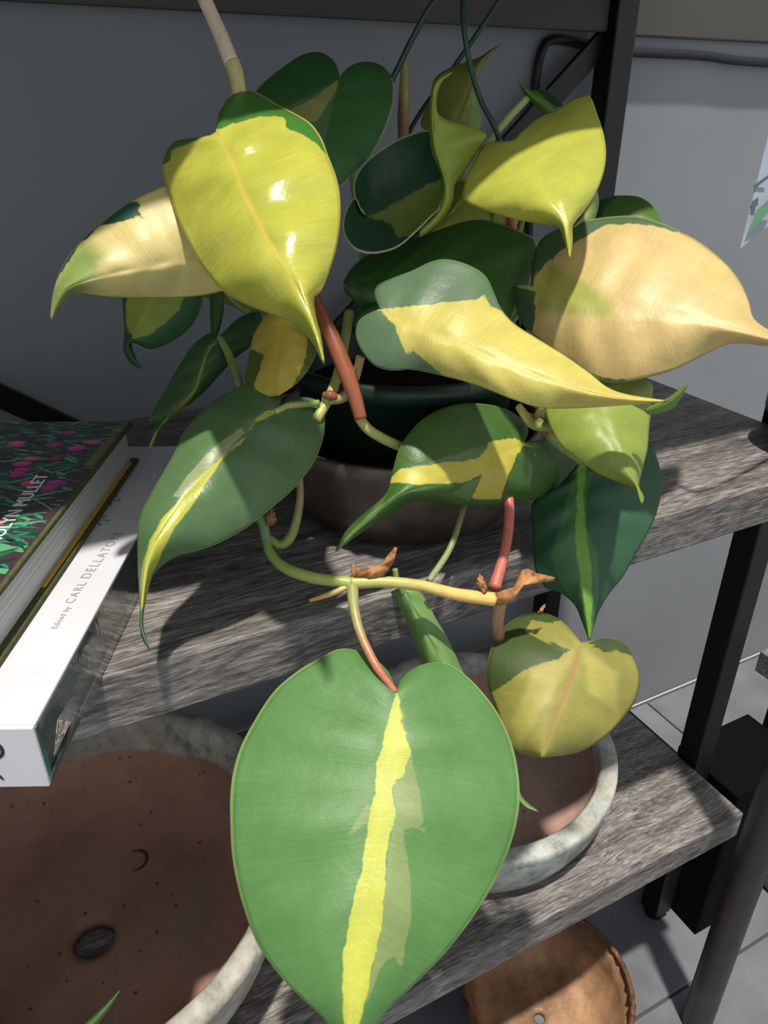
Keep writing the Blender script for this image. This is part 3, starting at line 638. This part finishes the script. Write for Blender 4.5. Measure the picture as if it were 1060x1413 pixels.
# L
leaf('8', [(770, 205), (765, 300), (765, 420), (775, 540), (785, 640), (792, 730)],
     [(740, 235), (690, 290), (640, 312), (622, 345), (628, 420), (632, 510), (660, 570), (710, 590), (750, 625), (770, 670)],
     [(800, 185), (880, 165), (965, 155), (990, 200), (1003, 260), (995, 330), (970, 400), (930, 470), (890, 540), (850, 590), (820, 640), (803, 690)],
     0.465, 0.445, MA((42, 94, 60), (112, 168, 50), (66, 116, 64), jag=4, rimc=(70, 110, 70)), cup=0.014, bend=0.008, tilt=0.004,
     reg1=[[(758, 200), (785, 205), (775, 300), (780, 400), (795, 500), (800, 620), (797, 730), (785, 720), (775, 620), (760, 520), (750, 430), (755, 320)]],
     reg2=[[(755, 205), (800, 240), (780, 330), (785, 400), (815, 480), (820, 570), (800, 690), (790, 730), (765, 640), (720, 580), (685, 510), (678, 470), (700, 420), (720, 340)]], label='dark green leaf with pale stripe')
# M: big hanging leaf
leaf('9', [(535, 425), (520, 540), (500, 700), (470, 860), (445, 1020), (425, 1180), (412, 1330), (405, 1430), (402, 1560)],
     [(525, 390), (500, 350), (460, 318), (410, 297), (360, 295), (300, 325), (240, 360), (170, 420), (110, 510), (65, 600), (42, 700), (40, 820), (48, 930), (75, 1050), (120, 1170), (190, 1270), (260, 1340), (310, 1385), (350, 1440), (385, 1500)],
     [(545, 390), (575, 360), (620, 338), (670, 335), (710, 350), (760, 390), (820, 460), (860, 530), (885, 600), (900, 690), (898, 780), (870, 890), (820, 1000), (750, 1110), (670, 1210), (590, 1290), (520, 1355), (475, 1413), (430, 1490)],
     0.385, 0.315, MA((84, 138, 66), (190, 196, 58), (128, 152, 84), jag=6, gloss=0.5, rimc=(170, 200, 120)), cup=0.016, bend=0.012, ripple=0.0016, nrip=3, pucker=0.0018, npk=5,
     reg1=[[(535, 420), (545, 440), (550, 520), (575, 600), (555, 680), (520, 690), (530, 800), (505, 890), (500, 1010), (490, 1110), (465, 1230), (440, 1340), (425, 1430), (402, 1570), (384, 1430), (372, 1330), (375, 1250), (390, 1100), (410, 1030), (430, 960), (445, 850), (465, 740), (480, 620), (510, 510)]],
     reg2=[[(545, 440), (575, 600), (600, 700), (625, 865), (590, 820), (555, 835), (570, 920), (580, 1100), (545, 1265), (530, 1200), (490, 1240), (450, 1330), (420, 1420), (470, 1200), (500, 1000), (510, 880), (530, 780), (520, 690), (555, 680)], [(470, 700), (440, 770), (385, 860), (440, 810), (455, 840)]], label='large green leaf with yellow central streak')
# N
leaf('10', [(450, 240), (430, 310), (405, 390), (370, 470), (330, 592)],
     [(432, 215), (380, 165), (310, 145), (240, 170), (190, 220), (165, 290), (165, 370), (190, 440), (220, 520), (250, 572)],
     [(475, 235), (530, 228), (580, 240), (610, 280), (630, 340), (620, 410), (580, 470), (520, 530), (440, 575)],
     0.435, 0.405, MA((152, 146, 58), (68, 90, 36), (176, 166, 72), jag=6, soft2=6, gloss=0.55, rimc=(150, 130, 70), vein=(176, 110, 70)), cup=0.022, bend=0.006, ripple=0.003, nrip=3,
     reg1=[[(160, 400), (150, 290), (180, 210), (240, 160), (310, 135), (400, 170), (350, 178), (300, 170), (280, 205), (340, 235), (415, 262), (380, 290), (280, 320), (200, 380)], [(470, 240), (530, 218), (590, 230), (625, 290), (560, 262), (520, 268)]],
     reg2=[[(430, 260), (300, 330), (240, 480), (260, 570), (320, 470), (420, 300)], [(460, 260), (560, 330), (560, 450), (470, 400)]], label='mottled olive and yellow leaf')
# O
leaf('9', [(560, 118), (590, 180), (640, 280), (700, 400), (790, 560), (900, 742), (960, 780)],
     [(525, 122), (560, 200), (600, 300), (640, 420), (720, 560), (850, 715), (905, 752)],
     [(605, 125), (650, 200), (690, 270), (730, 355), (790, 480), (860, 620), (908, 733)], 0.435, 0.425, MA((116, 160, 80), None), cup=0.014, tilt=0.010, label='narrow folded green leaf')
# P
leaf('2', [(890, 800), (830, 860), (800, 950), (770, 1040), (700, 1120), (630, 1200), (580, 1270), (553, 1335)],
     [(870, 773), (830, 785), (770, 830), (720, 900), (670, 980), (620, 1070), (570, 1150), (552, 1200), (590, 1212), (570, 1260), (556, 1310)],
     [(930, 760), (980, 710), (1060, 672), (1100, 680), (1100, 740), (1050, 830), (980, 890), (900, 970), (830, 1050), (760, 1110), (690, 1165), (640, 1205), (600, 1250), (570, 1320)],
     0.445, 0.42, MA((60, 98, 52), (150, 158, 46), (66, 92, 50), jag=3), cup=0.012, bend=0.008, tilt=-0.004,
     reg1=[[(890, 805), (840, 845), (815, 900), (800, 960), (770, 1050), (700, 1130), (640, 1195), (580, 1265), (548, 1340), (575, 1318), (620, 1240), (700, 1170), (760, 1090), (800, 1000), (828, 900), (850, 850)]], label='dark green leaf with thin yellow streak')
# Q
leaf('0', [(390, 430), (385, 480), (380, 520), (386, 545)], [(372, 432), (352, 460), (342, 500), (338, 530), (350, 548)], [(405, 438), (425, 455), (437, 478), (428, 505), (410, 528)],
     0.425, 0.405, MA((204, 182, 56), (92, 112, 36), jag=4), cup=0.012, tilt=0.006, reg1=[[(330, 535), (340, 480), (366, 490), (352, 530), (350, 555)], [(424, 450), (445, 480), (425, 520), (400, 540), (420, 500), (424, 475)]], label='yellow leaf with green margins')
# R
leaf('2', [(620, 540), (540, 680), (470, 785), (445, 830), (465, 890), (520, 952)],
     [(440, 540), (420, 620), (430, 740), (430, 800), (428, 860), (460, 920)], [(800, 540), (815, 600), (780, 710), (700, 795), (575, 852), (500, 830), (460, 808), (468, 850), (490, 910)],
     0.47, 0.46, MA((48, 100, 54), (150, 166, 56), jag=4), cup=0.010, tilt=-0.006, reg1=[[(445, 560), (730, 560), (700, 660), (620, 740), (540, 790), (470, 800), (440, 740)]], label='green leaf with yellow-green half')
# S
leaf('2', [(880, 540), (880, 640), (880, 720), (870, 790)], [(852, 560), (848, 640), (850, 720), (856, 770)], [(910, 560), (913, 640), (905, 710), (888, 770)], 0.475, 0.47, MA((60, 98, 46), None), cup=0.006, power=1.0)
# T
leaf('4', [(130, 400), (200, 250), (240, 130), (280, 80), (345, 28)], [(20, 390), (5, 350), (40, 270), (60, 180), (130, 130), (190, 110), (250, 88), (290, 62)], [(245, 385), (240, 250), (240, 180), (260, 130), (285, 85)],
     0.50, 0.49, MA((128, 136, 46), (128, 160, 70), jag=3), cup=0.010, reg1=[[(205, 400), (222, 200), (242, 180), (250, 400)]], label='olive leaf at the back with long tip')
# U
leaf('4', [(580, 308), (500, 270), (450, 230), (412, 190)], [(595, 285), (550, 245), (510, 222), (465, 228)], [(570, 322), (525, 327), (480, 290), (440, 245)], 0.455, 0.45, MA((84, 132, 42), (36, 80, 36), jag=4), cup=0.008, tilt=0.02, reg1=[[(480, 220), (560, 240), (600, 290), (560, 300)]])
# V
leaf('4', [(740, 770), (850, 760), (940, 770), (1005, 790)], [(732, 710), (770, 675), (850, 667), (920, 675), (970, 710), (995, 750)], [(780, 820), (900, 840)], 0.46, 0.45, MA((72, 120, 38), (40, 84, 44), jag=4), cup=0.008, tilt=-0.012, reg1=[[(720, 760), (735, 690), (820, 670), (770, 720), (750, 770)]])
# W
leaf('4', [(735, 630), (715, 700), (680, 760), (640, 800)], [(715, 670), (690, 725), (650, 785)], [(745, 690), (735, 745), (710, 785), (670, 800)], 0.44, 0.435, MA((150, 178, 96), None), cup=0.006, power=1.0)
# Y
leaf('6', [(140, 300), (110, 315), (80, 335), (60, 362)], [(125, 285), (90, 300), (65, 325)], [(140, 330), (110, 350), (80, 362)], 0.435, 0.43, MA((56, 104, 36), None), cup=0.006, power=1.0)
# blade reaching in near the large planter
leaf('0', [(60, 1470), (110, 1428), (140, 1398), (166, 1366)], [(70, 1450), (110, 1420), (145, 1388)], [(80, 1470), (120, 1430), (150, 1392)], 0.40, 0.42, MA((66, 108, 44), None), cup=0.003, power=1.0)

# ------------------------------------------------------------------ stems
def stem_mat(c0, c1, rough=0.42, stripes=0.35):
    m, nt, b = new_mat('stem_tissue')
    a = attr(nt, 'along').outputs['Fac']; n = noise(nt, coords(nt, (1, 1, 1)), 260, 4, 0.6, 0.5)
    f = mrange(nt, math_n(nt, 'ADD', a, math_n(nt, 'MULTIPLY', math_n(nt, 'SUBTRACT', n, 0.5), stripes)), 0.15, 0.85)
    ds = lambda c: lin(tuple(0.8*v+0.2*(0.3*c[0]+0.6*c[1]+0.1*c[2]) for v in c))
    col = mixc(nt, f, ds(c0), ds(c1)); col = mixc(nt, mrange(nt, n, 0.45, 0.7, 0.0, 0.35), col, mixc(nt, 1.0, col, (0.55, 0.55, 0.5, 1), 'MULTIPLY'))
    nt.links.new(col, b.inputs['Base Color']); b.inputs['Roughness'].default_value = rough; bump(nt, b, n, 0.2, 0.0006)
    return m
def stem(name, pts, rpx, c0, c1, **k):
    dm = np.mean([p[2] for p in pts]); r = [q*dm/F_PX for q in (rpx if isinstance(rpx, (list, tuple)) else [rpx]*len(pts))]
    return link(name, tube_me(name, [P(*p) for p in pts], r, 12, 10*len(pts)), stem_mat(c0, c1, **k), plant)
GRN, YEL, RED, ORG, BRN = (120, 146, 60), (214, 184, 84), (186, 84, 74), (176, 86, 40), (128, 82, 48)
stem('stem', [(232, -150, 0.345), (258, -60, 0.345), (283, 0, 0.345), (305, 50, 0.345), (320, 88, 0.345)], [9, 10, 10, 10, 11], (206, 190, 168), (200, 176, 150))
stem('stem', [(320, 86, 0.345), (326, 104, 0.346), (331, 135, 0.35), (340, 200, 0.37)], [11, 10, 9, 8], (170, 160, 90), (176, 150, 80))
stem('sheath', [(420, 360, 0.42), (436, 412, 0.415), (460, 470, 0.412), (486, 535, 0.412), (498, 578, 0.415)], [5, 7, 11, 12, 9], (128, 58, 30), (160, 82, 44), stripes=0.9)
stem('stem', [(494, 574, 0.418), (508, 592, 0.42), (530, 606, 0.424), (556, 618, 0.43), (600, 640, 0.45)], 7, (176, 170, 84), GRN)
stem('petiole', [(498, 492, 0.412), (492, 516, 0.415), (480, 543, 0.418), (466, 551, 0.42), (446, 552, 0.422)], [6, 6, 7, 7, 6], (170, 140, 70), (160, 150, 80))
stem('stem', [(482, 430, 0.44), (476, 470, 0.435), (468, 510, 0.43), (456, 545, 0.425), (436, 580, 0.42)], 7, (120, 140, 50), (176, 180, 80))
stem('node_scar', [(446, 545, 0.419), (456, 546, 0.418), (466, 548, 0.418)], [4, 8, 4], BRN, (150, 70, 50))
stem('petiole', [(412, 640, 0.425), (414, 690, 0.425), (404, 735, 0.425), (388, 752, 0.425), (370, 742, 0.425)], [5, 5, 6, 7, 6], (150, 130, 80), GRN)
stem('stem', [(352, 700, 0.425), (363, 722, 0.424), (368, 745, 0.424)], 7, GRN, (96, 140, 90))
stem('stem', [(367, 742, 0.424), (374, 765, 0.42), (396, 785, 0.416), (436, 798, 0.412), (486, 804, 0.41)], [6, 7, 8, 8, 8], (120, 150, 60), (150, 170, 70))
stem('stem', [(484, 804, 0.41), (530, 803, 0.41), (580, 808, 0.412), (630, 820, 0.415), (682, 827, 0.42)], [9, 8, 8, 9, 10], (170, 170, 80), (224, 180, 84))
stem('petiole', [(486, 806, 0.41), (489, 840, 0.405), (498, 875, 0.398), (520, 920, 0.39), (546, 955, 0.386)], [9, 7, 6, 6, 4], (150, 150, 80), (190, 96, 70), stripes=1.2)
stem('petiole', [(702, 685, 0.45), (703, 715, 0.445), (697, 760, 0.435), (682, 812, 0.422)], [7, 7, 7, 9], (206, 96, 84), (190, 96, 80))
stem('petiole', [(650, 670, 0.455), (640, 700, 0.45), (622, 755, 0.44), (592, 802, 0.425)], [5, 4.5, 4.5, 4.5], (110, 110, 60), (130, 150, 90))
stem('petiole', [(690, 830, 0.422), (687, 865, 0.436), (700, 900, 0.462), (760, 908, 0.466), (801, 889, 0.438)], [9, 8, 7, 6, 4], (170, 120, 90), (150, 100, 70))
stem('aerial_root', [(482, 808, 0.41), (455, 820, 0.407), (427, 829, 0.404)], [4, 4, 2.5], (196, 168, 90), (180, 140, 60))
stem('petiole', [(545, 785, 0.43), (548, 800, 0.432), (556, 818, 0.436)], 4, GRN, GRN)
stem('petiole', [(303, 466, 0.446), (316, 490, 0.44), (330, 530, 0.43), (345, 575, 0.44)], [5, 6, 6, 5], (120, 140, 60), (80, 110, 60))
stem('petiole', [(728, 135, 0.455), (700, 165, 0.458), (668, 205, 0.465), (620, 280, 0.48), (600, 380, 0.50)], [5, 5, 6, 6, 6], (150, 170, 90), (130, 150, 90))
stem('sheath', [(558, 75, 0.482), (558, 120, 0.485), (557, 170, 0.49), (556, 200, 0.495)], [3, 7, 9, 7], (150, 160, 80), (140, 84, 50), stripes=1.0)
stem('stem', [(556, 190, 0.495), (550, 260, 0.505), (540, 380, 0.52), (530, 480, 0.53)], 7, (150, 150, 80), GRN)
stem('petiole', [(707, 285, 0.46), (706, 330, 0.465), (690, 420, 0.48)], 6, (180, 100, 60), (150, 90, 60))
stem('stem', [(715, 560, 0.44), (735, 585, 0.435), (758, 590, 0.43)], [5, 7, 6], (190, 170, 80), GRN)
stem('petiole', [(722, 570, 0.445), (738, 575, 0.44), (752, 560, 0.43), (790, 530, 0.43)], [4, 5, 5, 4], (190, 150, 70), (150, 150, 60))
stem('petiole', [(727, 584, 0.448), (742, 580, 0.447), (765, 610, 0.457), (802, 638, 0.465)], [5, 6, 6, 5], GRN, (110, 140, 60))
stem('petiole', [(300, 195, 0.340), (330, 240, 0.375), (380, 330, 0.42), (430, 420, 0.47)], [6, 7, 7, 7], (150, 140, 70), GRN)
stem('petiole', [(468, 112, 0.46), (480, 200, 0.485), (500, 330, 0.50), (520, 450, 0.52)], [4, 5, 6, 6], GRN, GRN)
stem('petiole', [(320, 335, 0.38), (380, 390, 0.43), (440, 440, 0.48)], [5, 6, 6], GRN, GRN)
stem('petiole', [(505, 300, 0.44), (500, 380, 0.47), (510, 470, 0.50)], [4, 5, 6], GRN, GRN)
stem('petiole', [(710, 195, 0.41), (690, 270, 0.45), (660, 400, 0.49)], [4, 5, 6], GRN, GRN)
stem('petiole', [(734, 395, 0.428), (700, 440, 0.46), (660, 500, 0.49)], [4, 5, 6], GRN, GRN)
stem('petiole', [(526, 427, 0.395), (540, 450, 0.43), (580, 490, 0.47)], [4, 5, 6], GRN, GRN)
stem('petiole', [(479, 393, 0.442), (520, 430, 0.47), (560, 480, 0.50)], [4, 5, 6], GRN, GRN)
stem('petiole', [(380, 568, 0.405), (400, 560, 0.413), (440, 556, 0.42)], [4, 5, 5], (176, 180, 70), GRN)
stem('petiole', [(818, 526, 0.418), (780, 545, 0.43), (745, 575, 0.44)], [4, 5, 5], GRN, GRN)
stem('petiole', [(225, 393, 0.472), (300, 410, 0.49), (400, 450, 0.51)], [4, 5, 5], GRN, GRN)
stem('petiole', [(299, 393, 0.477), (340, 430, 0.49), (420, 470, 0.51)], [3, 4, 5], GRN, GRN)
stem('petiole', [(390, 430, 0.43), (430, 450, 0.46), (470, 480, 0.49)], [4, 5, 5], GRN, GRN)
stem('petiole', [(623, 182, 0.502), (610, 260, 0.51), (590, 400, 0.53)], [4, 5, 6], GRN, GRN)
stem('petiole', [(770, 150, 0.457), (745, 230, 0.47), (690, 400, 0.50)], [3, 4, 5], GRN, GRN)
stem('petiole', [(824, 304, 0.462), (780, 360, 0.48), (700, 450, 0.50)], [3, 4, 5], GRN, GRN)
# dried sheaths
DRY = flat('dried_sheath', (150, 108, 72), 0.8, 0, 0.2, 0.3, 200, 0.4)
def dry(kk, outline, d, curl=0.004):
    x0, y0, s = K[kk]; q = np.array([(x0+p[0]/s, y0+p[1]/s) for p in outline]); q = cr(np.vstack([q, q[:1]]), 33)[:-1]; c = q.mean(0)
    vs = [P(c[0], c[1], d-curl)]; fs = []
    for ring, f in ((0.5, 0.5), (1.0, 1.0)):
        for i, p in enumerate(q):
            pp = c+(p-c)*f; vs.append(P(pp[0], pp[1], d-curl*(1-f*f)+0.0012*math.sin(i*1.3)*f))
    n = len(q)
    for i in range(n):
        j = (i+1) % n; fs.append((0, 1+i, 1+j)); fs.append((1+i, 1+n+i, 1+n+j, 1+j))
    o = link('dried_sheath', mesh('dried_sheath', vs, fs, True), DRY, plant)
    so = o.modifiers.new('thickness', 'SOLIDIFY'); so.thickness = 0.0006
dry('8', [(105, 545), (120, 520), (160, 515), (190, 505), (210, 485), (222, 455), (228, 465), (215, 500), (195, 530), (170, 545)], 0.408)
dry('8', [(518, 590), (555, 585), (575, 560), (590, 528), (615, 520), (640, 535), (688, 543), (680, 555), (630, 548), (605, 560), (580, 590), (560, 615), (520, 620)], 0.417)
dry('8', [(462, 560), (470, 535), (480, 550), (492, 580), (482, 590)], 0.416, 0.002)
dry('7', [(700, 690), (725, 675), (745, 720), (740, 750), (705, 755)], 0.421, 0.002)
dry('8', [(95, 545), (98, 508), (106, 510), (104, 545)], 0.409, 0.001)
dry('8', [(655, 105), (672, 70), (682, 120), (668, 135)], 0.444, 0.002)
dry('10', [(318, 145), (340, 118), (332, 140)], 0.43, 0.001)
